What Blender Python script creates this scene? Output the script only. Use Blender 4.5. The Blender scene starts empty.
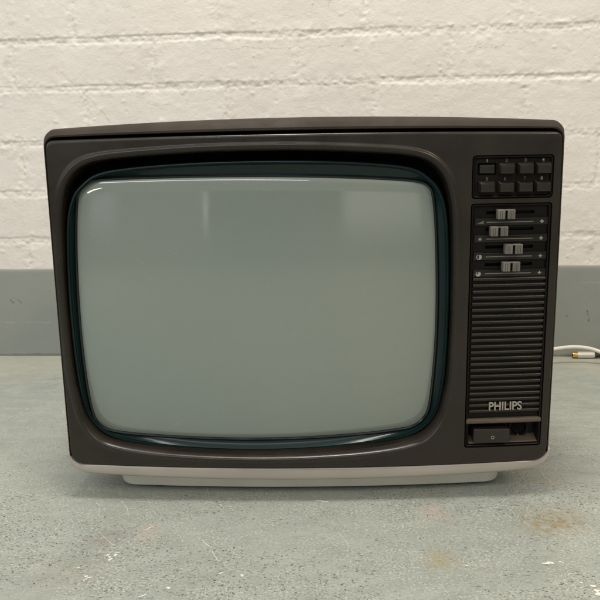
import bpy, bmesh, math
import numpy as np
from mathutils import Vector, Matrix
R = math.radians
MM = .001
scene = bpy.context.scene
COL = scene.collection
rng = np.random.default_rng(7)

# ------------------------------------------------------------------ materials
class NT:
    def __init__(s, name):
        s.m = bpy.data.materials.new(name); s.m.use_nodes = True
        s.t = s.m.node_tree; s.b = s.t.nodes['Principled BSDF']
    def n(s, typ, ins=None, **kw):
        nd = s.t.nodes.new(typ)
        for k, v in kw.items(): setattr(nd, k, v)
        for k, v in (ins or {}).items():
            if isinstance(v, bpy.types.NodeSocket): s.t.links.new(v, nd.inputs[k])
            else: nd.inputs[k].default_value = v
        return nd
    def math(s, op, a, b=0., c=0., clamp=False):
        return s.n('ShaderNodeMath', {0: a, 1: b, 2: c}, operation=op, use_clamp=clamp).outputs[0]
    def coord(s): return s.n('ShaderNodeTexCoord').outputs['Object']
    def mapv(s, v, scale=(1, 1, 1), rot=(0, 0, 0), loc=(0, 0, 0)):
        return s.n('ShaderNodeMapping', {'Vector': v, 'Scale': scale, 'Rotation': rot, 'Location': loc}).outputs[0]
    def noise(s, v, scale, detail=3., rough=.5, dist=0.):
        return s.n('ShaderNodeTexNoise', {'Vector': v, 'Scale': scale, 'Detail': detail, 'Roughness': rough, 'Distortion': dist}).outputs[0]
    def ramp(s, f, a, b, lo=0., hi=1.):
        return s.n('ShaderNodeMapRange', {0: f, 1: a, 2: b, 3: lo, 4: hi}, clamp=True, interpolation_type='SMOOTHSTEP').outputs[0]
    def mix(s, f, a, b):
        nd = s.n('ShaderNodeMix', data_type='RGBA')
        for i, v in ((0, f), (6, a), (7, b)):
            if isinstance(v, bpy.types.NodeSocket): s.t.links.new(v, nd.inputs[i])
            else: nd.inputs[i].default_value = v if i == 0 else (*v, 1)
        return nd.outputs[2]
    def set(s, **kw):
        for k, v in kw.items():
            k = k.replace('_', ' ')
            if isinstance(v, bpy.types.NodeSocket): s.t.links.new(v, s.b.inputs[k])
            else: s.b.inputs[k].default_value = (*v, 1) if isinstance(v, tuple) and len(v) == 3 else v
        return s
    def bump(s, h, strength=.3, dist=.001):
        s.t.links.new(s.n('ShaderNodeBump', {'Height': h, 'Strength': strength, 'Distance': dist}).outputs[0], s.b.inputs['Normal'])

def scratch_group():
    """mask of a thin worn line from A to B on a flat surface (2D: x,y of the vector)"""
    g = bpy.data.node_groups.new('scratch_line', 'ShaderNodeTree')
    for nm, ty in (('P', 'NodeSocketVector'), ('A', 'NodeSocketVector'), ('B', 'NodeSocketVector'), ('Width', 'NodeSocketFloat')):
        g.interface.new_socket(nm, in_out='INPUT', socket_type=ty)
    g.interface.new_socket('Mask', in_out='OUTPUT', socket_type='NodeSocketFloat')
    gi = g.nodes.new('NodeGroupInput'); go = g.nodes.new('NodeGroupOutput')
    def V(op, a, b=None, out=0):
        n = g.nodes.new('ShaderNodeVectorMath'); n.operation = op
        g.links.new(a, n.inputs[0])
        if b is not None: g.links.new(b, n.inputs[1])
        return n, n.outputs[out]
    def M(op, a, b=None, clamp=False):
        n = g.nodes.new('ShaderNodeMath'); n.operation = op; n.use_clamp = clamp
        for i, x in enumerate((a, b)):
            if x is None: continue
            if isinstance(x, (int, float)): n.inputs[i].default_value = x
            else: g.links.new(x, n.inputs[i])
        return n.outputs[0]
    _, pa = V('SUBTRACT', gi.outputs['P'], gi.outputs['A'])
    _, ba = V('SUBTRACT', gi.outputs['B'], gi.outputs['A'])
    nd, _ = V('DOT_PRODUCT', pa, ba); d1 = nd.outputs['Value']
    nd, _ = V('DOT_PRODUCT', ba, ba); d2 = nd.outputs['Value']
    h = M('DIVIDE', d1, d2, True)
    sc = g.nodes.new('ShaderNodeVectorMath'); sc.operation = 'SCALE'; g.links.new(ba, sc.inputs[0]); g.links.new(h, sc.inputs['Scale'])
    _, df = V('SUBTRACT', pa, sc.outputs[0])
    nd, _ = V('LENGTH', df); L = nd.outputs['Value']
    q = M('DIVIDE', L, gi.outputs['Width'])
    g.links.new(M('SUBTRACT', 1.0, q, True), go.inputs[0])
    return g
SG = scratch_group()
def line(nt, P, A, B, w):
    n = nt.n('ShaderNodeGroup'); n.node_tree = SG
    nt.t.links.new(P, n.inputs['P']); n.inputs['A'].default_value = (*A, 0); n.inputs['B'].default_value = (*B, 0); n.inputs['Width'].default_value = w
    return n.outputs[0]
def maxall(nt, L):
    o = L[0]
    for x in L[1:]: o = nt.math('MAXIMUM', o, x)
    return o

def plastic(name, col, rough=.42, grain=.12, gscale=2500, spec=.5, coat=0., dust=.0, var=1.):
    t = NT(name); P = t.coord()
    v = t.noise(P, 18, 4, .6)
    c2 = tuple(x * (1 + .22 * var) for x in col); c1 = tuple(x * (1 - .14 * var) for x in col)
    c = t.mix(t.ramp(v, .3, .7), c1, c2)
    if dust:
        d = t.ramp(t.noise(P, 900, 2, .6), .66, .74, 0, dust)
        c = t.mix(d, c, (.25, .23, .2))
    rg_ = t.ramp(t.noise(P, 35, 5, .6), .3, .7, rough - .06, rough + .09)
    rub = t.ramp(t.noise(t.mapv(P, (14, 14, 420), (0, .35, 0)), 1., 3, .6), .62, .72, 0, .10)
    rg_ = t.math('ADD', rg_, rub)
    t.set(Base_Color=c, Roughness=rg_, Specular_IOR_Level=spec, Coat_Weight=coat, Coat_Roughness=.1)
    t.bump(t.noise(P, gscale, 2, .5), grain, .0002)
    return t.m

M_brown = plastic('dark_brown_plastic', (.0200, .0150, .0106), .27, .10, dust=.12, spec=.42)
M_shell = plastic('brown_cabinet_plastic', (.040, .0305, .0225), .6, .2, spec=.2)
M_tray = plastic('black_brown_plastic', (.007, .0055, .004), .38, .1, dust=.05, spec=.16)
M_bar = plastic('top_lit_brown_plastic', (.085, .064, .044), .34, .1)  # bar and sill brown, paler: light from above put into the colour
M_strip = plastic('strip_plastic', (.014, .011, .008), .27, .1, spec=.4)
M_btn = plastic('button_plastic', (.0165, .0128, .0092), .28, .1)
M_black = plastic('matt_black', (.004, .004, .004), .8, .1, spec=.1)
M_silver = plastic('silver_painted_plastic', (.41, .372, .328), .36, .1, var=.25)
M_silver.node_tree.nodes['Principled BSDF'].inputs['Metallic'].default_value = .25
M_base = plastic('grey_plinth_plastic', (.70, .675, .60), .5, .12, var=.25)
M_knob = plastic('grey_knob_plastic', (.21, .19, .16), .3, .1)
M_print = plastic('pale_print', (.33, .31, .275), .5, .05)
M_dim = plastic('worn_print', (.13, .118, .10), .5, .05)
M_line = plastic('grey_print', (.2, .185, .165), .4, .05)
M_chrome = NT('satin_metal').set(Base_Color=(.72, .69, .63), Metallic=.5, Roughness=.4).m
M_letter = NT('satin_lettering').set(Base_Color=(.42, .385, .33), Metallic=.5, Roughness=.4).m
M_gold = NT('gold_plating').set(Base_Color=(.75, .50, .17), Metallic=1., Roughness=.28).m
M_rubber = plastic('black_rubber', (.012, .012, .012), .6, .2)
M_cable = plastic('white_cable_plastic', (.78, .74, .66), .4, .05)
M_boot = plastic('black_sleeve_plastic', (.012, .012, .014), .45, .1)
M_ringdk = plastic('black_gloss', (.006, .008, .008), .15, .0)

# dark green-tinted glossy glass rim round the picture
t = NT('green_tinted_glass_rim'); P = t.coord()
t.set(Base_Color=t.mix(t.ramp(t.noise(P, 9, 3, .5), .35, .65), (.0056, .0170, .0168), (.0085, .025, .0235)), Roughness=.23, Coat_Weight=0., Specular_IOR_Level=.30)
M_rim = t.m
# screen: grey-green phosphor behind glass
t = NT('grey_green_picture_tube'); P = t.coord()
ph = t.ramp(t.noise(P, 3, 2, .5, .4), .3, .7)
c = t.mix(ph, (.230, .270, .241), (.268, .297, .254))
dots = t.n('ShaderNodeTexVoronoi', {'Vector': P, 'Scale': 1500.}, feature='F1').outputs[0]
c = t.mix(t.ramp(dots, .2, .7, 0, .10), c, (.10, .12, .10))
dust = t.ramp(t.noise(P, 520, 2, .55), .71, .76, 0, .4)
c = t.mix(dust, c, (.45, .46, .42))
t.set(Base_Color=c, Roughness=.5, Coat_Weight=1., Coat_IOR=1.75, Coat_Roughness=t.ramp(t.noise(P, 14, 5, .6), .35, .75, .02, .07), Specular_IOR_Level=.3)
M_screen = t.m

# ------------------------------------------------------------------ mesh helpers
def link(name, me, m=None, parent=None, smooth=35):
    o = bpy.data.objects.new(name, me); COL.objects.link(o)
    if m: me.materials.append(m)
    if parent: o.parent = parent
    if smooth is not None and len(me.polygons):
        me.polygons.foreach_set('use_smooth', [True] * len(me.polygons))
        me.set_sharp_from_angle(angle=R(smooth))
    return o
def mesh_from(name, V, F, m=None, parent=None, smooth=35, recalc=True):
    me = bpy.data.meshes.new(name); me.from_pydata([tuple(map(float, v)) for v in V], [], F)
    if recalc:
        bm = bmesh.new(); bm.from_mesh(me); bmesh.ops.recalc_face_normals(bm, faces=bm.faces); bm.to_mesh(me); bm.free()
    me.update()
    return link(name, me, m, parent, smooth)
def bm_obj(name, bm, m, parent=None, smooth=35):
    me = bpy.data.meshes.new(name); bmesh.ops.recalc_face_normals(bm, faces=bm.faces); bm.to_mesh(me); bm.free()
    return link(name, me, m, parent, smooth)
def add_box(bm, x0, x1, y0, y1, z0, z1, bev=0., seg=2):
    r = bmesh.ops.create_cube(bm, size=1.)
    vs = r['verts']
    for v in vs:
        v.co = Vector((x0 + (v.co.x + .5) * (x1 - x0), y0 + (v.co.y + .5) * (y1 - y0), z0 + (v.co.z + .5) * (z1 - z0)))
    if bev > 0:
        es = list({e for v in vs for e in v.link_edges})
        bmesh.ops.bevel(bm, geom=es, offset=bev, segments=seg, affect='EDGES', profile=.6)
def crom(pts, n=12, closed=True):
    P = np.array(pts, float); N = len(P); out = []
    for i in range(N):
        p0, p1, p2, p3 = P[i - 1], P[i], P[(i + 1) % N], P[(i + 2) % N]
        for k in range(n):
            u = k / n
            out.append(.5 * ((2 * p1) + (-p0 + p2) * u + (2 * p0 - 5 * p1 + 4 * p2 - p3) * u * u + (-p0 + 3 * p1 - 3 * p2 + p3) * u ** 3))
    return np.array(out)
def rrect(x0, x1, z0, z1, r, n=8, bt=0., bb=0., bs=0.):
    """closed rounded rectangle (mm) with bowed edges: bt/bb rise of the middle of top/bottom, bs of the sides"""
    pts = []
    rs = r if isinstance(r, (tuple, list)) else (r,) * 4          # TR, TL, BL, BR
    cs = [(x1 - rs[0], z1 - rs[0], 0, rs[0]), (x0 + rs[1], z1 - rs[1], 90, rs[1]), (x0 + rs[2], z0 + rs[2], 180, rs[2]), (x1 - rs[3], z0 + rs[3], 270, rs[3])]
    for q, (cx, cz, a, rr) in enumerate(cs):
        arc = [(cx + rr * math.cos(R(a + 90 * k / n)), cz + rr * math.sin(R(a + 90 * k / n))) for k in range(n + 1)]
        pts += arc
        nx = cs[(q + 1) % 4]; a2 = nx[2]
        e = (nx[0] + nx[3] * math.cos(R(a2)), nx[1] + nx[3] * math.sin(R(a2))); s = arc[-1]
        for k in range(1, 16):
            pts.append((s[0] + (e[0] - s[0]) * k / 16, s[1] + (e[1] - s[1]) * k / 16))
    P = np.array(pts); xm, xh = (x0 + x1) / 2, (x1 - x0) / 2; zm, zh = (z0 + z1) / 2, (z1 - z0) / 2
    u = (P[:, 0] - xm) / xh; w = (P[:, 1] - zm) / zh
    P[:, 1] += np.where(w > 0, bt * (1 - u * u) * w, -bb * (1 - u * u) * -w)
    P[:, 0] += bs * (1 - w * w) * u
    return P
def offset(P, d):
    """move a closed CCW curve inwards by d"""
    T = np.roll(P, -1, 0) - np.roll(P, 1, 0); T /= np.linalg.norm(T, axis=1)[:, None] + 1e-12
    return P + d * np.stack([-T[:, 1], T[:, 0]], 1)
def radial(P, c, ang):
    Q = np.roll(P, -1, 0); P = np.concatenate([P + (Q - P) * (k / 12) for k in range(12)], 1).reshape(-1, 2)
    a = np.unwrap(np.arctan2(P[:, 1] - c[1], P[:, 0] - c[0])); 
    if a[-1] < a[0]: P = P[::-1]; a = a[::-1]
    r = np.hypot(P[:, 0] - c[0], P[:, 1] - c[1])
    A = np.concatenate([a - 2 * np.pi, a, a + 2 * np.pi, a + 4 * np.pi]); RR = np.concatenate([r] * 4)
    o = np.argsort(A, kind='stable')
    rr = np.interp(ang, A[o], RR[o])
    return np.stack([c[0] + rr * np.cos(ang), c[1] + rr * np.sin(ang)], 1)
def angles(c, *curves):
    A = np.concatenate([np.arctan2(P[:, 1] - c[1], P[:, 0] - c[0]) % (2 * np.pi) for P in curves])
    A = np.unique(np.round(A, 4)); keep = [A[0]]
    for x in A[1:]:
        if x - keep[-1] > .0025: keep.append(x)
    return np.array(keep)
def yf(x): return 10. * (x / 230.) ** 2            # bow of the front in plan (mm)
def loft(name, rings, m, parent=None, torus=False, cap0=False, cap1=False, smooth=35):
    """rings: list of (Nx3) arrays in mm"""
    n = len(rings[0]); V = np.concatenate(rings) * MM; F = []
    K = len(rings)
    for k in range(K if torus else K - 1):
        a = k * n; b = ((k + 1) % K) * n
        for i in range(n):
            j = (i + 1) % n
            F.append((a + i, a + j, b + j, b + i))
    V = list(V)
    for flag, k in ((cap0, 0), (cap1, K - 1)):
        if flag:
            V.append(rings[k].mean(0) * MM); ci = len(V) - 1
            for i in range(n): F.append((k * n + i, k * n + (i + 1) % n, ci))
    return mesh_from(name, V, F, m, parent, smooth)
def ring(P2, y, front=True):
    yy = (yf(P2[:, 0]) if front else 0) + y
    return np.stack([P2[:, 0], np.broadcast_to(yy, len(P2)), P2[:, 1]], 1)
def boolean(o, cutters, smooth=30):
    for c in cutters:
        md = o.modifiers.new('b', 'BOOLEAN'); md.operation = 'DIFFERENCE'; md.solver = 'EXACT'; md.object = c
    dg = bpy.context.evaluated_depsgraph_get(); dg.update()
    me = bpy.data.meshes.new_from_object(o.evaluated_get(dg)); o.modifiers.clear()
    old = o.data; o.data = me; bpy.data.meshes.remove(old)
    me.polygons.foreach_set('use_smooth', [True] * len(me.polygons)); me.set_sharp_from_angle(angle=R(smooth))
    for c in cutters:
        cm = c.data; bpy.data.objects.remove(c); bpy.data.meshes.remove(cm)
def prism(name, P2, y0, y1, m=None, parent=None, smooth=None):
    """flat outline (mm, x/z) extruded from y0 to y1 (mm)"""
    n = len(P2); V = [(p[0] * MM, y0 * MM, p[1] * MM) for p in P2] + [(p[0] * MM, y1 * MM, p[1] * MM) for p in P2]
    F = [tuple(range(n)), tuple(range(2 * n - 1, n - 1, -1))] + [(i, (i + 1) % n, n + (i + 1) % n, n + i) for i in range(n)]
    return mesh_from(name, V, F, m, parent, smooth)
def tube(name, pts, r, m, parent=None, seg=14, n=14):
    C3 = []
    P = [Vector(p) for p in pts]
    P = [P[0]] + P + [P[-1]]
    for i in range(1, len(P) - 2):
        for k in range(n):
            u = k / n; p0, p1, p2, p3 = P[i - 1:i + 3]
            C3.append(.5 * ((2 * p1) + (-p0 + p2) * u + (2 * p0 - 5 * p1 + 4 * p2 - p3) * u * u + (-p0 + 3 * p1 - 3 * p2 + p3) * u ** 3))
    C3.append(P[-1]); V = []; F = []
    for i, c in enumerate(C3):
        t_ = (C3[min(i + 1, len(C3) - 1)] - C3[max(i - 1, 0)]).normalized()
        s = t_.cross(Vector((0, 0, 1))).normalized(); u = s.cross(t_)
        for k in range(seg):
            a = 2 * math.pi * k / seg; V.append(c + r * (math.cos(a) * s + math.sin(a) * u))
    for i in range(len(C3) - 1):
        for k in range(seg): F.append((i * seg + k, i * seg + (k + 1) % seg, (i + 1) * seg + (k + 1) % seg, (i + 1) * seg + k))
    F += [tuple(range(seg)), tuple(range(len(V) - seg, len(V)))]
    return mesh_from(name, V, F, m, parent, 50)
def lathe_axis(name, prof, origin, axis, m, parent=None, seg=28):
    """prof: list of (distance along axis, radius) in m"""
    ax = Vector(axis).normalized(); s = ax.cross(Vector((0, 0, 1))).normalized(); u = s.cross(ax); V = []; F = []
    for (d, r) in prof:
        for k in range(seg):
            a = 2 * math.pi * k / seg; V.append(Vector(origin) + ax * d + r * (math.cos(a) * s + math.sin(a) * u))
    for i in range(len(prof) - 1):
        for k in range(seg): F.append((i * seg + k, i * seg + (k + 1) % seg, (i + 1) * seg + (k + 1) % seg, (i + 1) * seg + k))
    return mesh_from(name, V, F, m, parent, 35)
def tag(o, label=None, cat=None, kind=None, group=None):
    if label: o['label'] = label
    if cat: o['category'] = cat
    if kind: o['kind'] = kind
    if group: o['group'] = group
    return o
def empty(name, loc, label, cat):
    o = bpy.data.objects.new(name, None); COL.objects.link(o); o.location = loc; o.empty_display_size = .05
    return tag(o, label, cat)
def text_mesh(name, s, x0, x1, z0, z1, y, m, parent, depth=.3, bold=.0, shear=0.):
    """lettering fitted into the box x0..x1 / z0..z1 (mm) facing -Y at depth y (mm)"""
    cu = bpy.data.curves.new(name, 'FONT'); cu.body = s; cu.size = 1; cu.extrude = .02; cu.offset = bold; cu.shear = shear; cu.resolution_u = 6
    o = bpy.data.objects.new(name, cu); COL.objects.link(o)
    dg = bpy.context.evaluated_depsgraph_get(); dg.update()
    me = bpy.data.meshes.new_from_object(o.evaluated_get(dg)); bpy.data.objects.remove(o)
    co = np.empty(len(me.vertices) * 3); me.vertices.foreach_get('co', co); co = co.reshape(-1, 3)
    lo, hi = co.min(0), co.max(0)
    X = x0 + (co[:, 0] - lo[0]) / (hi[0] - lo[0]) * (x1 - x0); Z = z0 + (co[:, 1] - lo[1]) / (hi[1] - lo[1]) * (z1 - z0)
    Y = y + yf((X + 0) * 1.) - (co[:, 2] - lo[2]) / (hi[2] - lo[2]) * depth
    me.vertices.foreach_set('co', (np.stack([X, Y, Z], 1) * MM).ravel()); me.update()
    bm = bmesh.new(); bm.from_mesh(me); bmesh.ops.recalc_face_normals(bm, faces=bm.faces); bm.to_mesh(me); bm.free()
    me.materials.clear()
    return link(name, me, m, parent, None)

# ================================================================== TELEVISION
tv = empty('television', (0, 0, 0), 'dark brown retro television with blank grey-green screen and sliders, standing on the grey floor', 'television')
XC = -43.5; CC = (XC, 190.)
# outlines, mm, in the plane of the front
rimR = [(0, 336.3), (50, 335.6), (100, 333.2), (137, 330), (158, 323.3), (172.4, 309), (179.2, 290), (182.3, 262), (183.6, 195), (182.2, 130), (178.7, 100), (172.8, 78), (159, 60), (138, 51.6), (100, 46), (50, 42.8)]
def sym(H, zb): return np.array([(XC + x, z) for x, z in H] + [(XC, zb)] + [(XC - x, z) for x, z in H[:0:-1]])
rim = crom(sym(rimR, 41.8), 10)[::-1]                      # CCW
surR = [(0, 323.2), (60, 322.2), (110, 319.2), (142, 314.6), (158, 305.5), (169.5, 291), (175.5, 262), (177.6, 193), (176.2, 128), (173, 97), (166.8, 77), (152, 62.3), (131, 54.8), (90, 48.6), (50, 45.2)]
sur = crom(sym(surR, 43.8), 10)[::-1]
scr = crom([(-2.5, 307.3), (45, 305.4), (88, 302.6), (104, 300.6), (112.5, 297.3), (117, 290), (119.6, 270), (121.3, 235), (122.3, 191.7), (121.8, 150), (120, 115), (117.2, 87), (112.5, 75.5), (102, 67.5), (84, 64.2), (50, 61), (-6, 58.2), (-60, 57.8), (-105, 59.1), (-145, 61.3), (-174.5, 63.6), (-192, 66.3), (-201.5, 71.2), (-207.2, 81), (-210.4, 105.), (-212.3, 150), (-212.4, 195.), (-211.3, 240), (-209, 278), (-206.3, 295.5), (-200.5, 302.8), (-191, 306.2), (-177, 307.4), (-140, 308.2), (-93, 308.6), (-48, 308.3)], 8)[::-1]
def ccw(P):
    a = .5 * np.sum(P[:, 0] * np.roll(P[:, 1], -1) - np.roll(P[:, 0], -1) * P[:, 1]); return P if a > 0 else P[::-1]
rim, sur, scr = map(ccw, (rim, sur, scr))
outB = rrect(-229.8, 229.8, 36.6, 343.6, (7, 7, 13, 13), 10, bt=1.9, bb=2.4, bs=.9)

AN = angles(CC, outB, rim)
rad = lambda P: radial(P, CC, AN)
sec = [ring(rad(outB), 42), ring(rad(outB), 20), ring(rad(outB), 2.6), ring(rad(offset(outB, .25)), 1.5), ring(rad(offset(outB, .8)), .7), ring(rad(offset(outB, 1.6)), .2), ring(rad(offset(outB, 2.6)), 0)]
a, b = rad(offset(outB, 2.6)), rad(offset(rim, -2.5))
for k in range(1, 12):
    u = k / 12; sec.append(ring(a * (1 - u) + b * u, 0))
sec += [ring(b, 0.), ring(rad(offset(rim, -1.7)), -.35), ring(rad(offset(rim, -.8)), -1.0), ring(rad(offset(rim, .2)), -1.5), ring(rad(offset(rim, 1.2)), -1.6), ring(rad(offset(rim, 2.3)), -1.1), ring(rad(offset(rim, 3.4)), .2), ring(rad(offset(rim, 4.3)), 2.2), ring(rad(offset(rim, 4.8)), 4.6), ring(rad(offset(rim, 5.0)), 7.5), ring(rad(offset(rim, 5.1)), 12), ring(rad(offset(rim, 5.1)), 38)]
bez = loft('bezel', sec, M_brown, tv, torus=True, smooth=40)
# pockets for the two control panels
cut1 = prism('cut', rrect(149.4, 222.6, 285.9, 323.9, 3.2, 6), -10, 30)
cut2 = prism('cut', rrect(149.2, 222.8, 51.6, 281.9, 2.8, 6), -10, 30)
for c in (cut1, cut2):
    pass
boolean(bez, [cut1, cut2], 32)

# black liner behind the opening
ln = loft('inner_liner', [ring(rad(offset(rim, 1.)), 36), ring(rad(offset(rim, 20)), 37), ring(rad(offset(rim, 60)), 38)], M_black, tv, smooth=30)

# glossy surround ring and the picture tube
AS = angles(CC, sur, scr); ras = lambda P: radial(P, CC, AS)
def yt(P, e=27., c=12.):   # tube face depth (mm): bulges towards the viewer in the middle
    u = ((P[:, 0] + 44.5) / 172.) ; w = ((P[:, 1] - 184) / 128.)
    return c + (e - c) * .5 * (u ** 2 + w ** 2) * .95
inner = offset(scr, -3.0)
p0 = ras(offset(sur, 3.9)); p1 = ras(inner)
r1 = ring(p1, 0, False); r1[:, 1] = yt(p1) + 1.2
q0 = ras(sur); ys = yt(q0) - 5.5
def sring(P2, dy):
    r_ = ring(P2, 0, False); r_[:, 1] = ys + dy; return r_
rg = [sring(q0, 16), sring(q0, 1.8), sring(ras(offset(sur, .3)), .7), sring(ras(offset(sur, 1.)), 0), sring(ras(offset(sur, 2.6)), .1), sring(ras(offset(sur, 3.1)), 1.7), sring(ras(offset(sur, 3.5)), 1.7)]
r0 = sring(p0, .9); rg.append(r0)
for k in (.25, .5, .75, 1.):
    rr = r0 * (1 - k) + r1 * k; rr[:, 1] += .8 * math.sin(math.pi * k); rg.append(rr)
loft('screen_surround', rg, M_rim, tv, smooth=50)
p2 = ras(offset(scr, -3.0)); p3 = ras(offset(scr, -.2))
d0 = ring(p2, 0, False); d0[:, 1] = yt(p2) + .6
d1 = ring(p3, 0, False); d1[:, 1] = yt(p3) + .5
d2 = (d0 + d1) / 2; d2[:, 1] -= .9
loft('screen_gasket', [d0 + np.array([0, 4, 0]), d0, d2, d1, d1 + np.array([0, 4, 0])], M_ringdk, tv, smooth=50)
rs = []
ctr = np.array([-44.5, 184.])
P0 = ras(scr)
e0 = ring(P0, 0, False); e0[:, 1] = yt(P0) + 3; rs.append(e0)
for q, k in enumerate([1., .989, .979, .968, .95, .9, .82, .74, .66, .58, .5, .42, .34, .26, .18, .1, .04]):
    Pk = ctr + (P0 - ctr) * k; rk = ring(Pk, 0, False); rk[:, 1] = yt(Pk) + (1.15, .62, .30, .08)[q] if q < 4 else yt(Pk); rs.append(rk)
tag(loft('screen', rs, M_screen, tv, cap1=True, smooth=60), 'blank grey-green glass screen')

# cabinet shell with hood above the bezel
Ci = rrect(-230.1, 230.1, 34.5, 346.0, (9.5, 9.5, 12, 12), 10, bt=2.4, bb=2., bs=.4)
Co = rrect(-233.4, 233.4, 33.5, 353.4, (10, 10, 13, 13), 10, bt=6.3, bb=2., bs=.4)
CB = (0., 190.)
AB = angles(CB, Ci, Co); rab = lambda P: radial(P, CB, AB)
ci, co = rab(Ci), rab(Co)
def sc_(P, kx, kz, z0=190.): return np.stack([P[:, 0] * kx, z0 + (P[:, 1] - z0) * kz], 1)
cab = [ring(rab(offset(Ci, 25)), 44), ring(ci, 43.5), ring(ci, 2.), ring(ci * .97 + co * .03, 1.2), ring(ci * .8 + co * .2, 1.0), ring(ci * .45 + co * .55, 3.6), ring(ci * .15 + co * .85, 7.2), ring(co, 12.), ring(co, 30), ring(co, 95)]
for d, kx, kz, z0 in ((110, .99, .985, 180), (150, .96, .95, 178), (260, .84, .84, 170), (345, .74, .72, 160), (358, .71, .69, 160)):
    cab.append(ring(sc_(co, kx, kz, z0), d, False))
loft('cabinet', cab, M_shell, tv, cap1=True, smooth=38)

# silver lower shell
def tring(P2, y):
    r_ = ring(P2, y); r_[:, 1] += np.maximum(0, P2[:, 1] - 47) * .9; return r_
L0 = rrect(-230.9, 230.9, 36.0, 100, (3, 3, 13, 13), 12, bb=2.6)
L1 = rrect(-232.7, 232.9, 28.6, 101, (3, 3, 18, 18), 12, bb=5.2)
L2 = rrect(-231.5, 231.5, 26.0, 100, (3, 3, 19, 19), 12, bb=5.2)
CL = (0., 85.); AL = angles(CL, L0, L1, L2); ral = lambda P: radial(P, CL, AL)
l0, l1, l2 = ral(L0), ral(L1), ral(L2)
lo = [tring(l0, 14), tring(l0, 1.6), tring(l0 * .85 + l1 * .15, .9), tring(l0 * .2 + l1 * .8, .2), tring(l1, .9), tring(l1 * .5 + l2 * .5, 2.), tring(l2, 6.), ring(l2, 90), ring(sc_(l2, .86, .9, 60), 250, False), ring(sc_(l2, .75, .9, 60), 330, False)]
tag(loft('lower_trim', lo, M_silver, tv, cap1=True, smooth=38), 'silver trim band along the bottom edge')

# plinth
def plan(x0, x1, y0, y1, r, bow, n=10):
    P = rrect(x0, x1, y0, y1, r, n, bb=bow); return P
def zring(P, z): return np.stack([P[:, 0], P[:, 1], np.full(len(P), z)], 1)
B0 = ccw(plan(-192, 194.5, 34, 300, 18, 10)); B1 = offset(B0, 2.5)
loft('plinth', [zring(offset(B1, 6), 2.6), zring(B1, 2.8), zring(offset(B0, .8), 3.6), zring(offset(B0, .2), 5.2), zring(B0, 14), zring(B0, 34)], M_base, tv, cap0=True, cap1=True, smooth=40)
for fx, fy in ((-150, 45), (150, 45), (-150, 270), (150, 270)):
    bm = bmesh.new(); bmesh.ops.create_cone(bm, cap_ends=True, segments=20, radius1=.009, radius2=.0085, depth=.0034, matrix=Matrix.Translation((fx * MM, fy * MM, .0017)))
    bm_obj('foot', bm, M_rubber, tv)

# --- control panels: shallow trays set into the pockets
def tray(name, x0, x1, z0, z1, r, floor, m):
    P = ccw(rrect(x0, x1, z0, z1, r, 6)); c = ((x0 + x1) / 2, (z0 + z1) / 2)
    f = lambda Q, y: ring(Q, y)
    return loft(name, [f(P, 27), f(P, .9), f(offset(P, .35), .35), f(offset(P, .9), .25), f(offset(P, 1.5), .7), f(offset(P, 2.4), floor)], m, tv, cap0=True, cap1=True, smooth=30)
# cap fans use mean y, so keep floors flat enough: bow across 72 mm is small
t1 = tray('button_panel', 150.3, 221.8, 286.7, 323.1, 2.6, 2.6, M_tray)
def frustum(bm, x, z, w, h, w2, h2, yb, y1, dz=0., dx=0.):
    y0 = yf(x) + yb; y1 = yf(x) + y1
    vs = []
    for (ww, hh, yy, ox, oz) in ((w, h, y0, 0, 0), (w, h, y1 + (y0 - y1) * .55, 0, 0), (w2, h2, y1, dx, dz)):
        for sx, sz in ((-1, -1), (1, -1), (1, 1), (-1, 1)):
            vs.append(bm.verts.new(((x + ox + sx * ww / 2) * MM, yy * MM, (z + oz + sz * hh / 2) * MM)))
    for k in (0, 4):
        for i in range(4): bm.faces.new([vs[k + i], vs[k + (i + 1) % 4], vs[k + 4 + (i + 1) % 4], vs[k + 4 + i]])
    bm.faces.new(vs[8:12]); bm.faces.new(vs[3::-1])
    bm.normal_update()
    es = [e for e in bm.edges if all(v in vs[4:] for v in e.verts)]
    bmesh.ops.bevel(bm, geom=es, offset=.35 * MM, segments=2, affect='EDGES', profile=.6)
bx = [163.0, 180.2, 197.2, 213.2]
for row, zc in enumerate((312.2, 296.3)):
    for i, x in enumerate(bx):
        bm = bmesh.new()
        if row == 0 and i == 0:
            cutb = prism('cut', rrect(x - 8.2, x + 8.2, zc - 5.6, zc + 5.2, .8, 4), 0, 12); boolean(t1, [cutb], 30)
            frustum(bm, x, zc - .3, 14.2, 8.6, 13., 7.2, 12, 1.6)
        else: frustum(bm, x - .6, zc, 14.0, 10., 11.8, 7.2, 4, -3.4, dz=-.8, dx=.6)
        o = bm_obj('channel_button', bm, M_btn, t1, 25)
        if row == 0 and i == 0: tag(o, 'channel button pressed in')
dig = ((1, 163.0, 1, M_dim), (2, 180.3, 1, M_dim), (3, 197.3, 1, M_dim), (4, 213.3, 1, M_print), (5, 163.2, 0, M_dim), (6, 179.5, 0, M_dim), (7, 197.2, 0, M_dim), (8, 212.6, 0, M_print))
for d, x, top, m in dig:
    zc = 319.35 if top else 303.4
    w = .55 if d == 1 else 1.05
    text_mesh('digit', str(d), x - w, x + w, zc - 1.45, zc + 1.45, 2.5, m, t1, .2, .01)

t2 = tray('control_panel', 150.2, 221.9, 52.6, 281.1, 2.4, 3.2, M_tray)
cuts = [prism('cut', rrect(163.8, 207.6, z - 1.5, z + 1.5, .5, 3), -5, 17) for z in (273.6, 258.6, 242.5, 226.6)]
cuts.append(prism('cut', rrect(153.4, 219.4, 56.6, 75.6, 1.2, 4), -5, 20.))
boolean(t2, cuts, 30)
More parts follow.
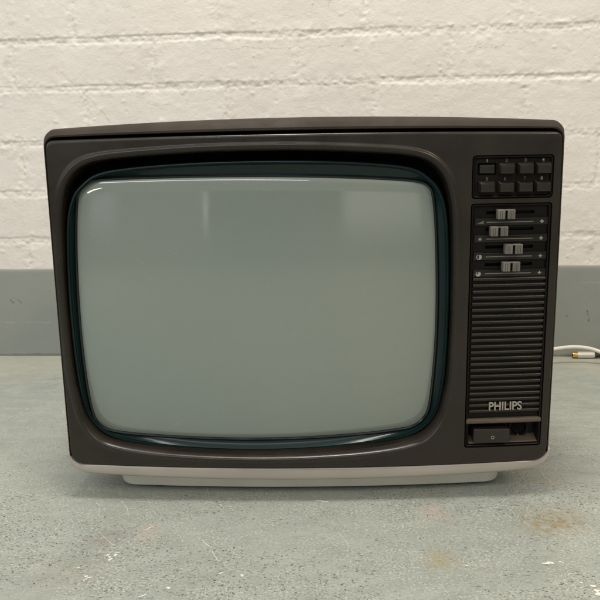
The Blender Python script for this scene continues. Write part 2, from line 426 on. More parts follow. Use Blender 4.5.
# strips with printed lines under each slider
def xbar(bm, x0, x1, prof, n=10):
    """bar along x following the bowed front; prof: closed list of (y, z) mm"""
    V = []
    for k in range(n + 1):
        x = x0 + (x1 - x0) * k / n
        V.append([bm.verts.new((x * MM, (yf(x) + p[0]) * MM, p[1] * MM)) for p in prof])
    m_ = len(prof)
    for k in range(n):
        for i in range(m_): bm.faces.new([V[k][i], V[k][(i + 1) % m_], V[k + 1][(i + 1) % m_], V[k + 1][i]])
    bm.faces.new(V[0]); bm.faces.new(V[-1][::-1])
knob_x = (180.2, 174.4, 188.2, 186.6)
rows = ((273.6, 268.8, 265.0), (258.6, 253.6, 249.9), (242.5, 237.6, 233.8), (226.6, 221.8, 218.4))
for i, (zs, zl, zp) in enumerate(rows):
    bm = bmesh.new()
    xbar(bm, 153.4, 219.8, [(6, zl + .1), (2.2, zl + .1), (1.3, zl - .5), (1.15, zl - 1.3), (1.9, zl - 1.9), (2.0, zp - 2.8), (6, zp - 2.8)])
    bm_obj('scale_strip', bm, M_strip, t2, 25)
    bm = bmesh.new(); xbar(bm, 164.2, 206.6, [(2.2, zp + .38), (1.82, zp + .38), (1.82, zp - .38), (2.2, zp - .38)])
    bm_obj('scale_line', bm, M_line, t2, None)
    # plus sign
    bm = bmesh.new()
    add_box(bm, 212.9 * MM, 216.1 * MM, (yf(214.5) + 1.8) * MM, (yf(214.5) + 2.2) * MM, (zp - .5) * MM, (zp + .5) * MM)
    add_box(bm, 214.0 * MM, 215.0 * MM, (yf(214.5) + 1.79) * MM, (yf(214.5) + 2.2) * MM, (zp - 1.55) * MM, (zp + 1.55) * MM)
    bm_obj('plus_mark', bm, M_print, t2, None)
    # knob: two ribbed grey halves with a dark notch
    kx = knob_x[i]; yb = yf(kx)
    bm = bmesh.new(); w = 15.4; zk = zs - 1.4
    add_box(bm, (kx - w / 2 + .4) * MM, (kx + w / 2 - .4) * MM, (yb - 4.6) * MM, (yb + 2) * MM, (zk + 3.3) * MM, (zk + 4.2) * MM, .0003, 1)
    for (u0, u1) in ((-w / 2, -1.1), (1.1, w / 2)):
        n = 4 if u0 > 0 else 3
        add_box(bm, (kx + u0) * MM, (kx + u1) * MM, (yb - 5.) * MM, (yb + 3) * MM, (zk - 4.3) * MM, (zk + 4.3) * MM, .0006, 2)
        for q in range(n):
            xa = u0 + .6 + q * (u1 - u0 - 1.2) / n
            add_box(bm, (kx + xa) * MM, (kx + xa + (u1 - u0 - 1.2) / n * .5) * MM, (yb - 6.1) * MM, (yb - 4.) * MM, (zk - 4.0) * MM, (zk + 4.0) * MM, .0003, 1)
    kn = bm_obj('slider_knob', bm, M_knob, t2, 30)
    bm = bmesh.new(); add_box(bm, (kx - 1.4) * MM, (kx + 1.4) * MM, (yb - 3.2) * MM, (yb + 11) * MM, (zk - 3.7) * MM, (zk + 2.7) * MM, .0003, 1)
    bm_obj('knob_stem', bm, M_black, t2, 30)
# symbols beside the scales
def flat(name, polys, x, m=M_print):
    V = []; F = []
    for P in polys:
        b0 = len(V); n = len(P)
        for (px, pz) in P: V.append((px * MM, (yf(px) + 1.8) * MM, pz * MM))
        for (px, pz) in P: V.append((px * MM, (yf(px) + 2.2) * MM, pz * MM))
        F.append(tuple(range(b0, b0 + n))); F += [(b0 + i, b0 + (i + 1) % n, b0 + n + (i + 1) % n, b0 + n + i) for i in range(n)]
    return mesh_from(name, V, F, m, t2, None)
def circ(cx, cz, r, a0=0, a1=360, n=20): return [(cx + r * math.cos(R(a0 + (a1 - a0) * k / n)), cz + r * math.sin(R(a0 + (a1 - a0) * k / n))) for k in range(n + (0 if a1 - a0 == 360 else 1))]
def annul(cx, cz, r0, r1, n=20): return [[(cx + r * math.cos(R(360 * k_ / n)), cz + r * math.sin(R(360 * k_ / n))) for r, k_ in ((r0, k), (r1, k), (r1, k + 1), (r0, k + 1))] for k in range(n)]
z1_, z2_, z3_, z4_ = [r[2] for r in rows]
flat('volume_symbol', [[(155.2, z1_ - 1.3), (161.5, z1_ - 1.3), (161.5, z1_ + 1.6)]], 0, M_dim)
flat('brightness_symbol', [circ(158.6, z2_, 1.0, n=12)] + [[(158.6 + math.cos(R(a - 9)) * 1.2, z2_ + math.sin(R(a - 9)) * 1.2), (158.6 + math.cos(R(a)) * 2.1, z2_ + math.sin(R(a)) * 2.1), (158.6 + math.cos(R(a + 9)) * 1.2, z2_ + math.sin(R(a + 9)) * 1.2)] for a in range(0, 360, 45)], 0, M_print)
flat('contrast_symbol', annul(158.3, z3_, 1.9, 2.5) + [circ(158.3, z3_, 1.95, -90, 90, 12)], 0, M_print)
flat('colour_symbol', annul(158.0, z4_, 1.7, 2.4) + [circ(158.0, z4_, 1.75, -170, 100, 16) + [(158.0, z4_)]], 0, M_print)

# speaker grille: horizontal ribs
bm = bmesh.new(); pitch = 5.73; nr = 23
for k in range(nr):
    z = 213.2 - k * pitch
    xbar(bm, 153.3, 219.9, [(6, z + 1.9), (2.0, z + 1.9), (1.0, z + 1.4), (.5, z + .5), (.6, z - .6), (1.3, z - 1.6), (2.2, z - 1.9), (6, z - 1.9)])
bm_obj('speaker_grille', bm, M_strip, tv, 40)
bl = empty('x', (0, 0, 0), None, None); bpy.data.objects.remove(bl)
text_mesh('brand_lettering', 'PHILIPS', 171.6, 202.9, 88.3, 96.6, .45, M_letter, tv, .9, .016)
bm = bmesh.new(); xbar(bm, 150.6, 221.6, [(6, 80.2), (.9, 80.2), (-.6, 79.4), (-1.3, 77.9), (-1.1, 76.4), (0., 75.4), (6, 75.2)])
bm_obj('divider_bar', bm, M_bar, tv, 35)
# bottom lip of the pocket with the light it catches put into its colour
bm = bmesh.new(); xbar(bm, 153.6, 219.2, [(11.5, 60.2), (.8, 56.6), (.6, 55.6), (11.5, 55.6)])
bm_obj('pocket_sill', bm, M_bar, tv, 25)
# power push button
bm = bmesh.new(); yb = yf(174)
add_box(bm, 157.6 * MM, 191.4 * MM, (yb - 3.2) * MM, (yb + 12) * MM, 56.9 * MM, 70.6 * MM, .0013, 3)
pb = bm_obj('power_button', bm, M_btn, tv, 30)
V = annul(175.5, 62.6, 1.15, 1.6)
o = flat('power_symbol', V, 0, M_print); o.parent = pb
for v in o.data.vertices: v.co.y += (yb - 3.4) * MM - (yf(175.5) + 1.8) * MM
# earphone socket
yb = yf(203)
lathe_axis('earphone_socket', [(0.0, .0095), (.0035, .0095), (.004, .0090), (.0038, .0078), (.0005, .0066), (-.006, .006), (-.006, 0.)], (.2035, 19.9 * MM, .0668), (0, -1, 0), M_tray, tv)
lathe_axis('socket_hole', [(0, .0062), (.0004, .0062), (.0005, 0.)], (.2035, 19.0 * MM, .0668), (0, -1, 0), M_black, tv)

# ================================================================== SETTING
def lattice(nx, ny, seed): return np.random.default_rng(seed).random((nx, ny))
def vnoise(X, Y, f, seed):
    x = X * f; y = Y * f; L = lattice(512, 512, seed)
    xi = np.floor(x).astype(int); yi = np.floor(y).astype(int); fx = x - xi; fy = y - yi
    fx = fx * fx * (3 - 2 * fx); fy = fy * fy * (3 - 2 * fy)
    g = lambda a, b: L[a % 512, b % 512]
    return (g(xi, yi) * (1 - fx) + g(xi + 1, yi) * fx) * (1 - fy) + (g(xi, yi + 1) * (1 - fx) + g(xi + 1, yi + 1) * fx) * fy
def fbm(X, Y, f, seed, o=4, g=.5):
    s = 0; a = 1; n = 0
    for k in range(o): s = s + a * vnoise(X + 3.7 * k, Y + 1.3 * k, f * 2 ** k, seed + k); n += a; a *= g
    return s / n * 2 - 1
def sm(x): x = np.clip(x, 0, 1); return x * x * (3 - 2 * x)

WA = Vector((-.5432, .5536, 0)); WYAW = R(-2.934)
wall = empty('brick_wall', WA, 'cream painted brick wall with a grey painted strip along its foot, behind the television', 'wall')
wall.rotation_euler.z = WYAW
BAND = .152
# brick relief as real geometry: grid over s (along wall) and z
s = np.concatenate([np.arange(-1.0, -.12, .006), np.arange(-.12, 1.24, .0016), np.arange(1.24, 2.2, .006)])
z = np.concatenate([np.arange(BAND - .004, .605, .0015), np.arange(.605, 1.5, .005)])
S, Z = np.meshgrid(s, z, indexing='ij')
jz = [.040, .120, .2005, .2795, .3605, .4455, .5195] + [.5195 + .0795 * k for k in range(1, 14)]
H = .0009 * fbm(S, Z, 12, 3, 3) + .00018 * fbm(S, Z, 90, 9, 3) + .00025 * fbm(S, Z * 1.8, 40, 41, 2)
rough = np.zeros_like(H)
Jm = np.zeros_like(H)
for i, zj in enumerate(jz):
    warp = .0022 * fbm(S, S * 0 + i, 9, 20 + i, 3) + .0012 * fbm(S, Z, 70, 60 + i, 2)
    top = zj + .0062 + warp; bot = zj - .0072 + .003 * fbm(S, S * 0 + i * 2, 12, 80 + i, 3) + .0012 * fbm(S, Z, 90, 33, 2)
    vis = .50 + .45 * np.clip(fbm(S, S * 0 + i * 5.1, 5, 130 + i, 2) * 2.2 + .35, -.6, 1)
    up = sm((top - Z) / (.0030 + .0016 * fbm(S, S * 0 + i, 30, 300 + i, 2))); dn = sm((Z - bot) / (.0048 + .0025 * fbm(S, S * 0 + i, 22, 340 + i, 2)))
    J = up * dn * vis
    Jm = np.maximum(Jm, J)
    rough = np.maximum(rough, np.exp(-((Z - zj) / .010) ** 2))
for i in range(len(jz) - 1):
    inside = sm((Z - jz[i]) / .004) * sm((jz[i + 1] - Z) / .004)
    off = .536 + (0 if (i - 5) % 2 == 0 else .1165)
    if i == 6: off = .174
    dist = (S - off + .1165 + .003 * fbm(Z, S * 0 + i, 25, 200 + i, 2)) % .233 - .1165
    vis = .85 + .35 * fbm(S * .3, S * 0 + i * 3.1, 9, 230 + i, 2)
    J = sm(1 - np.abs(dist + .001 * fbm(S, Z, 60, 5, 2)) / .0065) * inside * vis
    Jm = np.maximum(Jm, J); rough = np.maximum(rough, .8 * np.exp(-(dist / .012) ** 2) * inside)
    bi = np.floor((S - off) / .233).astype(int)
    rr = np.random.default_rng(400 + i).random((64, 3))
    k = (bi + 20) % 64
    H += inside * (.0009 * (rr[k, 0] - .5) + .006 * (rr[k, 1] - .5) * (Z - jz[i] - .04) + .003 * (rr[k, 2] - .5) * dist)
H -= .00125 * Jm
H += rough * (.0009 * fbm(S, Z, 75, 11, 3) + .0011 * fbm(S, Z, 200, 15, 3)) + .00015 * fbm(S, Z, 260, 17, 2) + .0008 * np.maximum(0, fbm(S, Z, 38, 51, 4) - .28) * 2.2
for k in range(620):       # blobs and drips of old paint
    cs, cz = rng.uniform(-.1, 1.2), rng.uniform(.16, .62)
    if rng.random() < .55: cz = jz[rng.integers(2, 8)] + rng.normal(0, .010)
    r_ = rng.uniform(.0011, .0030) * rng.uniform(.7, 1.3); h = rng.uniform(.0002, .0012) * (1 if rng.random() < .75 else -.8)
    i0, i1 = np.searchsorted(s, [cs - 3 * r_, cs + 3 * r_]); j0, j1 = np.searchsorted(z, [cz - 3 * r_, cz + 3 * r_])
    if i1 > i0 and j1 > j0:
        q = ((S[i0:i1, j0:j1] - cs) / r_ / rng.uniform(.8, 1.5)) ** 2 + ((Z[i0:i1, j0:j1] - cz) / r_) ** 2
        H[i0:i1, j0:j1] += h * np.exp(-q)
def grid_mesh(name, A, B, D, m, parent, fn):
    ni, nj = A.shape; V = fn(A, B, D).reshape(-1, 3)
    idx = np.arange(ni * nj).reshape(ni, nj)
    F = np.stack([idx[:-1, :-1], idx[1:, :-1], idx[1:, 1:], idx[:-1, 1:]], -1).reshape(-1, 4)
    me = bpy.data.meshes.new(name); me.vertices.add(len(V)); me.vertices.foreach_set('co', V.ravel())
    me.loops.add(F.size); me.loops.foreach_set('vertex_index', F.ravel().astype(np.int32))
    me.polygons.add(len(F)); me.polygons.foreach_set('loop_start', np.arange(0, F.size, 4, dtype=np.int32))
    me.polygons.foreach_set('loop_total', np.full(len(F), 4, np.int32)); me.update(calc_edges=True); me.validate()
    me.polygons.foreach_set('use_smooth', np.ones(len(F), bool))
    o = bpy.data.objects.new(name, me); COL.objects.link(o); me.materials.append(m); o.parent = parent
    return o
# paint material (object coords: x = along wall, z = height)
t = NT('cream_wall_paint'); P = t.coord()
sx = t.n('ShaderNodeSeparateXYZ', {0: P}); Q = t.n('ShaderNodeCombineXYZ', {0: sx.outputs[0], 1: sx.outputs[2], 2: 0.}).outputs[0]
base = t.mix(t.ramp(t.noise(P, 7, 5, .6), .3, .7), (.775, .718, .662), (.82, .768, .712))
wq = t.n('ShaderNodeVectorMath', {0: Q, 1: t.n('ShaderNodeVectorMath', {0: t.n('ShaderNodeTexNoise', {'Vector': P, 'Scale': 60., 'Detail': 3.}).outputs[1], 1: (.012, .012, 0)}, operation='MULTIPLY').outputs[0]}, operation='ADD').outputs[0]
o6 = .006
rust = maxall(t, [line(t, wq, (.135 + o6, .482 + o6), (.178 + o6, .447 + o6), .0035), line(t, wq, (.178 + o6, .447 + o6), (.224 + o6, .395 + o6), .0028), line(t, wq, (.058 + o6, .487 + o6), (.066 + o6, .486 + o6), .007)])
base = t.mix(t.math('MULTIPLY', rust, t.ramp(t.noise(P, 90, 3, .6), .35, .65, .0, .42)), base, (.60, .36, .20))
pen = maxall(t, [line(t, wq, (.40 + o6, .500 + o6), (.63 + o6, .4995 + o6), .0011), line(t, wq, (.795 + o6, .492 + o6), (.86 + o6, .4915 + o6), .0013), line(t, wq, (.60 + o6, .602 + o6), (.58 + o6, .56 + o6), .0012)])
base = t.mix(t.math('MULTIPLY', pen, t.ramp(t.noise(P, 200, 2, .6), .4, .6, .0, .55)), base, (.33, .30, .27))
specks = t.ramp(t.noise(P, 300, 2, .5), .71, .75, 0, .5)
base = t.mix(specks, base, (.42, .36, .29))
t.set(Base_Color=base, Roughness=.52, Specular_IOR_Level=.35)
hb = t.math('ADD', t.noise(P, 330, 4, .6), t.math('MULTIPLY', t.noise(P, 1100, 2, .5), .35))
t.bump(hb, .6, .0008)
grid_mesh('painted_brickwork', S, Z, H, t.m, wall, lambda A, B, D: np.stack([A, -D, B], -1))

t = NT('grey_band_paint'); P = t.coord()
sx = t.n('ShaderNodeSeparateXYZ', {0: P}); Q = t.n('ShaderNodeCombineXYZ', {0: sx.outputs[0], 1: sx.outputs[2], 2: 0.}).outputs[0]
base = t.mix(t.ramp(t.noise(P, 5, 4, .55), .3, .7), (.27, .287, .262), (.30, .313, .282))
base = t.mix(t.ramp(t.noise(t.mapv(P, (1, 1, 3)), 60, 4, .7), .55, .75, 0, .25), base, (.22, .23, .21))
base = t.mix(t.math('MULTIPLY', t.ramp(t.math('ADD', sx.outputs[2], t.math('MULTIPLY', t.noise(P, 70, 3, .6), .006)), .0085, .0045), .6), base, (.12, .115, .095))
wq = t.n('ShaderNodeVectorMath', {0: Q, 1: t.n('ShaderNodeVectorMath', {0: t.n('ShaderNodeTexNoise', {'Vector': P, 'Scale': 80., 'Detail': 2.}).outputs[1], 1: (.006, .006, 0)}, operation='MULTIPLY').outputs[0]}, operation='ADD').outputs[0]
o3 = .003
mk = maxall(t, [line(t, wq, (.030 + o3, .100 + o3), (.036 + o3, .094 + o3), .0016), line(t, wq, (.043 + o3, .101 + o3), (.049 + o3, .094 + o3), .0013), line(t, wq, (.9985 + o3, .078 + o3), (1.0005 + o3, .060 + o3), .0016), line(t, wq, (.965 + o3, .07 + o3), (.966 + o3, .069 + o3), .0018)])
base = t.mix(t.math('MULTIPLY', mk, t.ramp(t.noise(P, 300, 2, .6), .35, .6, .2, 1.)), base, (.07, .07, .065))
pale = maxall(t, [line(t, wq, (-.02 + o3, .060 + o3), (.10 + o3, .0595 + o3), .0009), line(t, wq, (.985 + o3, .124 + o3), (1.05 + o3, .1245 + o3), .0014)])
base = t.mix(t.math('MULTIPLY', pale, t.ramp(t.noise(P, 120, 2, .6), .35, .65, .0, .8)), base, (.42, .43, .39))
t.set(Base_Color=base, Roughness=.42, Specular_IOR_Level=.4)
t.bump(t.math('ADD', t.noise(P, 220, 4, .6), t.math('MULTIPLY', t.noise(P, 30, 3, .5), 2.)), .18, .0006)
sb = np.arange(-1., 2.2, .004); zb = np.array(list(np.linspace(-.01, BAND - .003, 44)) + [BAND - .0022, BAND - .0012, BAND - .0003, BAND, BAND + .0002])
SB, ZB = np.meshgrid(sb, zb, indexing='ij')
HB = .0042 + .0007 * fbm(SB, ZB, 9, 77, 3) + .0002 * fbm(SB, ZB, 70, 78, 2)
for k, d in ((-5, .0002), (-4, .0004), (-3, .0010), (-2, .0019), (-1, .0100)): HB[:, k] -= d
ZB = ZB + .0008 * fbm(SB, ZB * 0, 20, 79, 3) * (ZB > BAND - .004)
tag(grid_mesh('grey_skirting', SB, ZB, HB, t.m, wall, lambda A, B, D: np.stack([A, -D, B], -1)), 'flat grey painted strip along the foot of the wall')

# ---- floor
t = NT('worn_grey_floor_paint'); P = t.coord()
big = t.noise(P, 3.2, 5, .6)
c = t.mix(t.ramp(big, .3, .7), (.292, .326, .300), (.344, .368, .330))
c = t.mix(t.ramp(t.noise(t.mapv(P, (1, 2.4, 1)), 24, 5, .62), .35, .72, 0, .45), c, (.48, .485, .43))
c = t.mix(t.ramp(t.noise(P, 130, 5, .7), .42, .70, 0, .45), c, (.27, .28, .24))
sy0 = t.n('ShaderNodeSeparateXYZ', {0: P}).outputs[1]
near0 = t.ramp(t.math('ADD', sy0, t.math('MULTIPLY', t.noise(P, 6, 3, .6), .25)), .50, .16)
patch0 = t.math('MULTIPLY', t.math('ADD', t.math('MULTIPLY', near0, .8), .2), t.ramp(t.noise(t.mapv(P, (1, 1.5, 1)), 16, 4, .65), .36, .62, .35, 1.15))
fine = t.noise(t.mapv(P, (1, 1.5, 1)), 520, 3, .65)
c = t.mix(t.math('MULTIPLY', patch0, t.ramp(fine, .48, .63, 0, .78)), c, (.225, .235, .195))
c = t.mix(t.math('MULTIPLY', patch0, t.ramp(t.noise(P, 430, 2, .6), .50, .66, 0, .55)), c, (.60, .61, .55))
c = t.mix(t.ramp(t.noise(t.mapv(P, (1, 1.7, 1)), 13, 5, .7, .6), .50, .70, 0, .42), c, (.27, .275, .235))
back = t.ramp(t.math('ADD', sy0, t.math('MULTIPLY', t.noise(P, 8, 4, .6), .22)), .46, .62, 0, .62)
c = t.mix(back, c, (.47, .455, .365))
# smooth worn zone close to the wall
sy = t.n('ShaderNodeSeparateXYZ', {0: P}).outputs[1]
near = t.ramp(t.math('ADD', sy, t.math('MULTIPLY', t.noise(P, 6, 3, .6), .25)), .62, .22)      # 1 near the camera
# pits: short dashes running left-right, in patches
patch = t.ramp(t.noise(t.mapv(P, (1, 1.6, 1)), 9, 4, .65), .36, .66)
d1 = t.noise(t.mapv(P, (110, 430, 1)), 1., 2, .55)
thr = t.math('SUBTRACT', .80, t.math('MULTIPLY', t.math('MULTIPLY', patch, near), .175))
dash = t.math('MULTIPLY', t.math('SUBTRACT', d1, thr), 16., clamp=True)
d2 = t.noise(P, 320, 3, .6)
thr2 = t.math('SUBTRACT', .80, t.math('MULTIPLY', t.math('MULTIPLY', t.ramp(t.noise(P, 14, 3, .6), .35, .7), near), .135))
dot = t.math('MULTIPLY', t.math('SUBTRACT', d2, thr2), 14., clamp=True)
pits = t.math('MAXIMUM', dash, dot)
c = t.mix(t.math('MULTIPLY', pits, .72), c, (.105, .095, .075))
wq = t.n('ShaderNodeVectorMath', {0: P, 1: t.n('ShaderNodeVectorMath', {0: t.n('ShaderNodeTexNoise', {'Vector': P, 'Scale': 130., 'Detail': 3.}).outputs[1], 1: (.014, .014, 0)}, operation='MULTIPLY').outputs[0]}, operation='ADD').outputs[0]
SCR = [[-0.1048, -0.0517, -0.0583, -0.1093, 0.0008], [-0.2071, 0.007, -0.1883, -0.0174, 0.001], [-0.1193, -0.0463, -0.1056, -0.0816, 0.0006], [0.2432, 0.0664, 0.242, 0.0313, 0.001], [0.1847, -0.0155, 0.1957, -0.0558, 0.0006], [0.217, 0.0208, 0.1584, -0.0284, 0.0006], [-0.3944, 0.2166, -0.3751, 0.3004, 0.001], [-0.4108, 0.3546, -0.3586, 0.4117, 0.0007], [-0.2674, 0.0767, -0.2369, 0.1597, 0.0006], [-0.1932, -0.0325, -0.1992, 0.0068, 0.0007], [-0.3463, 0.1624, -0.3351, 0.2668, 0.0006], [-0.2007, 0.0511, -0.1635, -0.0329, 0.0006], [-0.4148, 0.4035, -0.2611, 0.1603, 0.0005], [0.2918, 0.1466, 0.3237, 0.1114, 0.0006], [0.0434, -0.1017, 0.0205, -0.0356, 0.0005]]
o7 = .007
# a mesh of faint hairline scratches everywhere
hair = None
for k, (rot, scx) in enumerate(((.5, 1), (-.75, 1.2), (1.25, .9))):
    n_ = t.noise(t.mapv(P, (5 * scx, 300, 1), (0, 0, rot)), 1., 2, .6)
    gate = t.ramp(t.noise(t.mapv(P, (1, 1, 1), (0, 0, 0), (k * 3.3, 0, 0)), 11, 2, .5), .5, .68)
    h_ = t.math('MULTIPLY', t.ramp(n_, .69, .76), gate)
    hair = h_ if hair is None else t.math('MAXIMUM', hair, h_)
c = t.mix(t.math('MULTIPLY', hair, .5), c, (.55, .56, .50))
CH = [[-0.1673, -0.0933, -0.1626, -0.0979, 0.0032], [-0.1606, -0.0934, -0.1593, -0.0888, 0.0026], [-0.084, -0.0053, -0.083, -0.0053, 0.002], [-0.0688, -0.1192, -0.0676, -0.1192, 0.0022], [-0.1068, -0.139, -0.1061, -0.139, 0.002], [-0.1753, -0.1236, -0.1733, -0.125, 0.0022], [-0.1226, -0.1478, -0.1258, -0.1502, 0.002], [0.1899, -0.1091, 0.1967, -0.1078, 0.0034], [0.2044, -0.1064, 0.2063, -0.1079, 0.002], [0.2167, -0.1406, 0.2177, -0.1494, 0.0042], [0.2104, -0.1354, 0.2107, -0.1354, 0.0016], [0.009, 0.0013, 0.0185, -0.0009, 0.0022], [-0.0521, -0.1221, -0.0512, -0.1235, 0.0016], [-0.1717, -0.125, -0.1756, -0.1277, 0.0016], [-0.1859, -0.1109, -0.1851, -0.1109, 0.0014], [0.1278, -0.1113, 0.1286, -0.1113, 0.0016], [-0.1453, -0.0512, -0.1402, -0.046, 0.0016]]
ST = [[-0.1408, -0.0512, -0.142, -0.0615, 0.016, [0.52, 0.42, 0.35], 0.5], [0.2127, -0.0438, 0.2278, -0.0387, 0.034, [0.27, 0.205, 0.10], 0.75], [0.1091, -0.0995, 0.1096, -0.1054, 0.02, [0.36, 0.3, 0.16], 0.6], [0.1162, -0.0183, 0.117, -0.024, 0.022, [0.5, 0.4, 0.35], 0.5], [-0.1744, -0.0594, -0.1809, -0.0677, 0.022, [0.24, 0.2, 0.18], 0.5], [0.2372, 0.0474, 0.2423, 0.0381, 0.018, [0.38, 0.33, 0.2], 0.4], [-0.1833, -0.1138, -0.1972, -0.1206, 0.03, [0.28, 0.26, 0.22], 0.45]]
c_st = c
for a, b, c_, d, w, colr, amt in ST:
    mk = t.math('MULTIPLY', line(t, wq, (a + o7, b + o7), (c_ + o7, d + o7), w), t.ramp(t.noise(P, 150, 4, .65), .38, .66, .15, amt * 1.6), clamp=True)
    c_st = t.mix(mk, c_st, tuple(colr))
c = c_st
t.set(Base_Color=c, Roughness=t.ramp(t.noise(P, 40, 4, .6), .3, .7, .36, .56), Specular_IOR_Level=.45)
hh = t.math('ADD', t.math('MULTIPLY', pits, -1.6), t.math('ADD', t.math('MULTIPLY', t.noise(t.mapv(P, (1, 1.8, 1)), 190, 4, .65), .9), t.math('MULTIPLY', t.noise(P, 22, 3, .5), 1.4)))
t.bump(hh, .6, .0009)
M_floor = t.m
def flatm(name, col, r): 
    q = NT(name); P_ = q.coord(); q.set(Base_Color=q.mix(q.ramp(q.noise(P_, 400, 2, .6), .3, .7), tuple(x * .85 for x in col), col), Roughness=r); return q.m
FM = [M_floor, flatm('chipped_white_plaster', (.82, .79, .70), .7), flatm('pale_scratch', (.57, .585, .52), .6), flatm('faint_scratch', (.56, .57, .51), .55), flatm('dark_pit', (.155, .145, .115), .8), flatm('mid_pit', (.25, .245, .205), .8)]
fv = [(-4, -4, 0), (4, -4, 0), (4, .75, 0), (-4, .75, 0)]; ff = [(0, 1, 2, 3)]; fm = [0]
def blob(cx, cy, a, b_, ang, mat, zz, n=9, jag=.35):
    b0 = len(fv); ca, sa = math.cos(ang), math.sin(ang)
    for q in range(n):
        th = 2 * math.pi * q / n; k_ = 1 + rng.uniform(-jag, jag)
        x, y = a * math.cos(th) * k_, b_ * math.sin(th) * k_
        fv.append((cx + x * ca - y * sa, cy + x * sa + y * ca, zz))
    ff.append(tuple(range(b0, b0 + n))); fm.append(mat)
def strip(x0, y0, x1, y1, w_, mat, zz, wob=.0006, n=14, gap=.0):
    L = math.hypot(x1 - x0, y1 - y0); nx, ny = -(y1 - y0) / L, (x1 - x0) / L; o1 = 0; pts = []
    cv = rng.normal(0, L * .008)
    for q in range(n + 1):
        u = q / n; o1 += rng.normal(0, wob * .5); h = w_ * (.25 + .75 * math.sin(math.pi * u)) * rng.uniform(.6, 1.2) * .5
        of = o1 + cv * math.sin(math.pi * u)
        pts.append((x0 + (x1 - x0) * u + nx * of, y0 + (y1 - y0) * u + ny * of, h))
    for q in range(n):
        if rng.random() < gap: continue
        b0 = len(fv)
        for (x, y, h), sg in ((pts[q], 1), (pts[q], -1), (pts[q + 1], -1), (pts[q + 1], 1)): fv.append((x + nx * h * sg, y + ny * h * sg, zz))
        ff.append((b0, b0 + 1, b0 + 2, b0 + 3)); fm.append(mat)
for a, b, c_, d, w in CH:
    n_ = max(1, int(math.hypot(c_ - a, d - b) / (w * .8)))
    for q in range(n_ + 1):
        u = q / max(1, n_)
        blob(a + (c_ - a) * u + rng.normal(0, w * .15), b + (d - b) * u + rng.normal(0, w * .15), w * rng.uniform(.45, .8), w * rng.uniform(.3, .55), rng.uniform(-.5, .5), 1, .00028 + .00001 * q, 11, .45)
for a, b, c_, d, w in SCR: strip(a, b, c_, d, w * 1.5, 2, .00024, wob=.0012, n=26, gap=.22)
for k in range(480):
    x, y = rng.uniform(-.5, .5), rng.uniform(-.2, .42); L = rng.uniform(.008, .06); th = rng.choice([.6, -.7, 1.2, -.3, 2.2]) + rng.normal(0, .35)
    strip(x, y, x + L * math.cos(th), y + L * math.sin(th), rng.uniform(.0003, .0007), 3, .0002, n=8, gap=.25)
def pn(x, y): 
    A_ = np.array([[x + 3.]]); B_ = np.array([[y * 1.5 + 3.]])
    return float(fbm(A_, B_, 11, 901, 3)[0, 0])
cnt = 0; XY = np.stack([rng.uniform(-.55, .6, 40000), rng.uniform(-.26, .34, 40000)], 1)
PN = fbm(XY[:, :1] + 3., XY[:, 1:] * 1.5 + 3., 11, 901, 3)[:, 0]
pk = (PN * 3.2 + .38) * np.clip((.26 - XY[:, 1]) / .34, 0, 1) > rng.random(len(XY)) * 1.45
for (x, y) in XY[pk]:
    r_ = rng.random()
    m_ = 4 if rng.random() < .4 else 5
    if r_ < .55: blob(x, y, rng.uniform(.0004, .0015) * rng.uniform(.7, 1.4), rng.uniform(.0002, .0005), rng.normal(0, .25), m_, .00012, 6, .3)
    else: blob(x, y, rng.uniform(.0004, .0012), rng.uniform(.0003, .0008), rng.uniform(0, 3), m_, .00012, 6, .4)
me = bpy.data.meshes.new('floor'); me.from_pydata(fv, [], ff); me.update()
for m_ in FM: me.materials.append(m_)
me.polygons.foreach_set('material_index', fm)
floor = bpy.data.objects.new('floor', me); COL.objects.link(floor)
tag(floor, 'worn pale grey-green painted concrete floor with scratches and chips', 'floor', 'structure')

# ================================================================== AERIAL CABLE
cb = empty('aerial_cable', (.46, .46, 0), 'white aerial cable with a gold tipped plug lying by the wall right of the television', 'cable')
def rel(o):
    o.matrix_parent_inverse = Matrix.Translation(-Vector((.46, .46, 0)))
    return o
px0 = Vector((.4300, .4905, .0056)); ax = Vector((.036, -.0017, 0)).normalized()
rel(tube('cable_sheath', [(.12, .362, .10), (.22, .372, .060), (.31, .42, .026), (.384, .455, .0252), (.419, .460, .0272), (.444, .455, .0255), (.468, .445, .0190), (.52, .43, .009), (.58, .42, .0032), (.64, .44, .0032), (.655, .472, .0034), (.62, .492, .0042), (.56, .488, .0052), (px0 + ax * .062)[:]], .0029, M_cable, cb))
pl = rel(lathe_axis('plug', [(.008, 0), (.008, .0054), (.0095, .0056), (.010, .0055), (.030, .0055), (.0312, .0052), (.034, .0051), (.035, .0045), (.035, 0)], px0, ax, M_chrome, cb))
tip = lathe_axis('plug_tip', [(.007, .0), (.007, .0036), (.0004, .0036), (0, .0040), (0, .0044), (.001, .0047), (.0085, .0047), (.0085, .003)], px0, ax, M_gold, cb); rel(tip)
bt = lathe_axis('strain_relief', [(.0345, 0), (.0345, .0042), (.040, .0041), (.052, .0034), (.063, .0031), (.063, 0)], px0, ax, M_boot, cb); rel(bt)

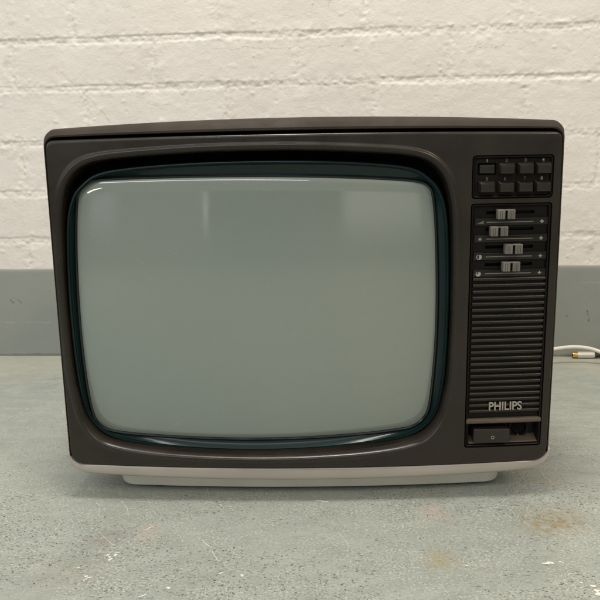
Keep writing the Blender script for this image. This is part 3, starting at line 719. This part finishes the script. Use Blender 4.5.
# ================================================================== CAMERA
cam = bpy.data.cameras.new('camera'); co_ = bpy.data.objects.new('camera', cam); COL.objects.link(co_)
yaw, pit, rol = -.0202, .1905, -.0173
F_ = Vector((math.sin(yaw) * math.cos(pit), math.cos(yaw) * math.cos(pit), -math.sin(pit)))
R_ = Vector((math.cos(yaw), -math.sin(yaw), 0)); U_ = R_.cross(F_)
R2 = R_ * math.cos(rol) + U_ * math.sin(rol); U2 = -R_ * math.sin(rol) + U_ * math.cos(rol)
co_.matrix_world = Matrix(((R2.x, U2.x, -F_.x, .0085), (R2.y, U2.y, -F_.y, -.6247), (R2.z, U2.z, -F_.z, .3183), (0, 0, 0, 1)))
cam.sensor_width = 36; cam.lens = 42; cam.clip_start = .02; cam.clip_end = 50
scene.camera = co_

# ================================================================== LIGHT
w = bpy.data.worlds.new('World'); scene.world = w; w.use_nodes = True
nt = w.node_tree; bg = nt.nodes['Background']
class WN(NT):
    def __init__(s_): s_.t = nt
W_ = WN()
gx = W_.n('ShaderNodeSeparateXYZ', {0: W_.n('ShaderNodeTexCoord').outputs['Generated']})
X_, Y_, Z_ = gx.outputs
az = W_.math('ARCTAN2', X_, W_.math('MULTIPLY', Y_, -1.))          # 0 = straight out in front of the screen
el = W_.math('ARCSINE', Z_)
def band(v, a, b, s_=.03): return W_.math('MULTIPLY', W_.ramp(v, a - s_, a + s_), W_.ramp(v, b + s_, b - s_))
low = W_.ramp(el, .165, .15)
col = W_.mix(W_.ramp(el, .20, .75), (.50, .50, .50), (.98, .96, .92))   # ceiling gets paler overhead
col = W_.mix(low, col, (.30, .31, .31))                              # dim far walls below it
lo2 = W_.math('MULTIPLY', low, W_.ramp(el, -.03, .13))
col = W_.mix(W_.math('MULTIPLY', band(az, -.20, .115, .008), lo2), col, (.07, .08, .085))
col = W_.mix(W_.math('MULTIPLY', band(az, .125, .31, .02), lo2), col, (1.2, 1.18, 1.05))
col = W_.mix(W_.math('MULTIPLY', band(az, -.47, -.40, .02), lo2), col, (.85, .9, .95))
col = W_.mix(W_.math('MULTIPLY', band(az, -.20, -.19, .006), lo2), col, (1.9, 1.95, 1.9))
nt.links.new(col, bg.inputs[0]); bg.inputs[1].default_value = .72
def area(name, loc, target, sx_, sy_, power, col, spread=180):
    L = bpy.data.lights.new(name, 'AREA'); L.shape = 'RECTANGLE'; L.size = sx_; L.size_y = sy_; L.energy = power; L.color = col; L.spread = R(spread)
    o = bpy.data.objects.new(name, L); COL.objects.link(o); o.location = loc
    o.rotation_euler = (Vector(target) - Vector(loc)).to_track_quat('-Z', 'Y').to_euler()
    return o
area('ceiling_light', (-.05, -.12, 2.1), (-.02, -.02, 0), .5, .36, 26, (1., .94, .84))
area('added_highlight_lamp', (-.9, -2.1, 2.0), (0, .1, .3), 2.3, .20, 13, (.88, .95, 1.))  # lamp added high at front left for highlights on screen edge and bezel
area('window_light', (-2.6, -1.6, 1.3), (-.3, .4, .1), 1.2, 1.0, 9, (.78, .91, 1.))
area('tube_light', (-1.80, -2.9, 1.05), (-.1, 0, .3), .36, .04, 3, (1., .93, .72))
area('warm_light', (1.5, -1.7, 1.9), (.4, .3, .1), .6, .3, 13, (1., .80, .52))

scene.view_settings.view_transform = 'Standard'; scene.view_settings.look = 'None'
scene.view_settings.exposure = 0; scene.view_settings.gamma = 1
scene.cycles.max_bounces = 6; scene.cycles.diffuse_bounces = 3; scene.cycles.glossy_bounces = 3
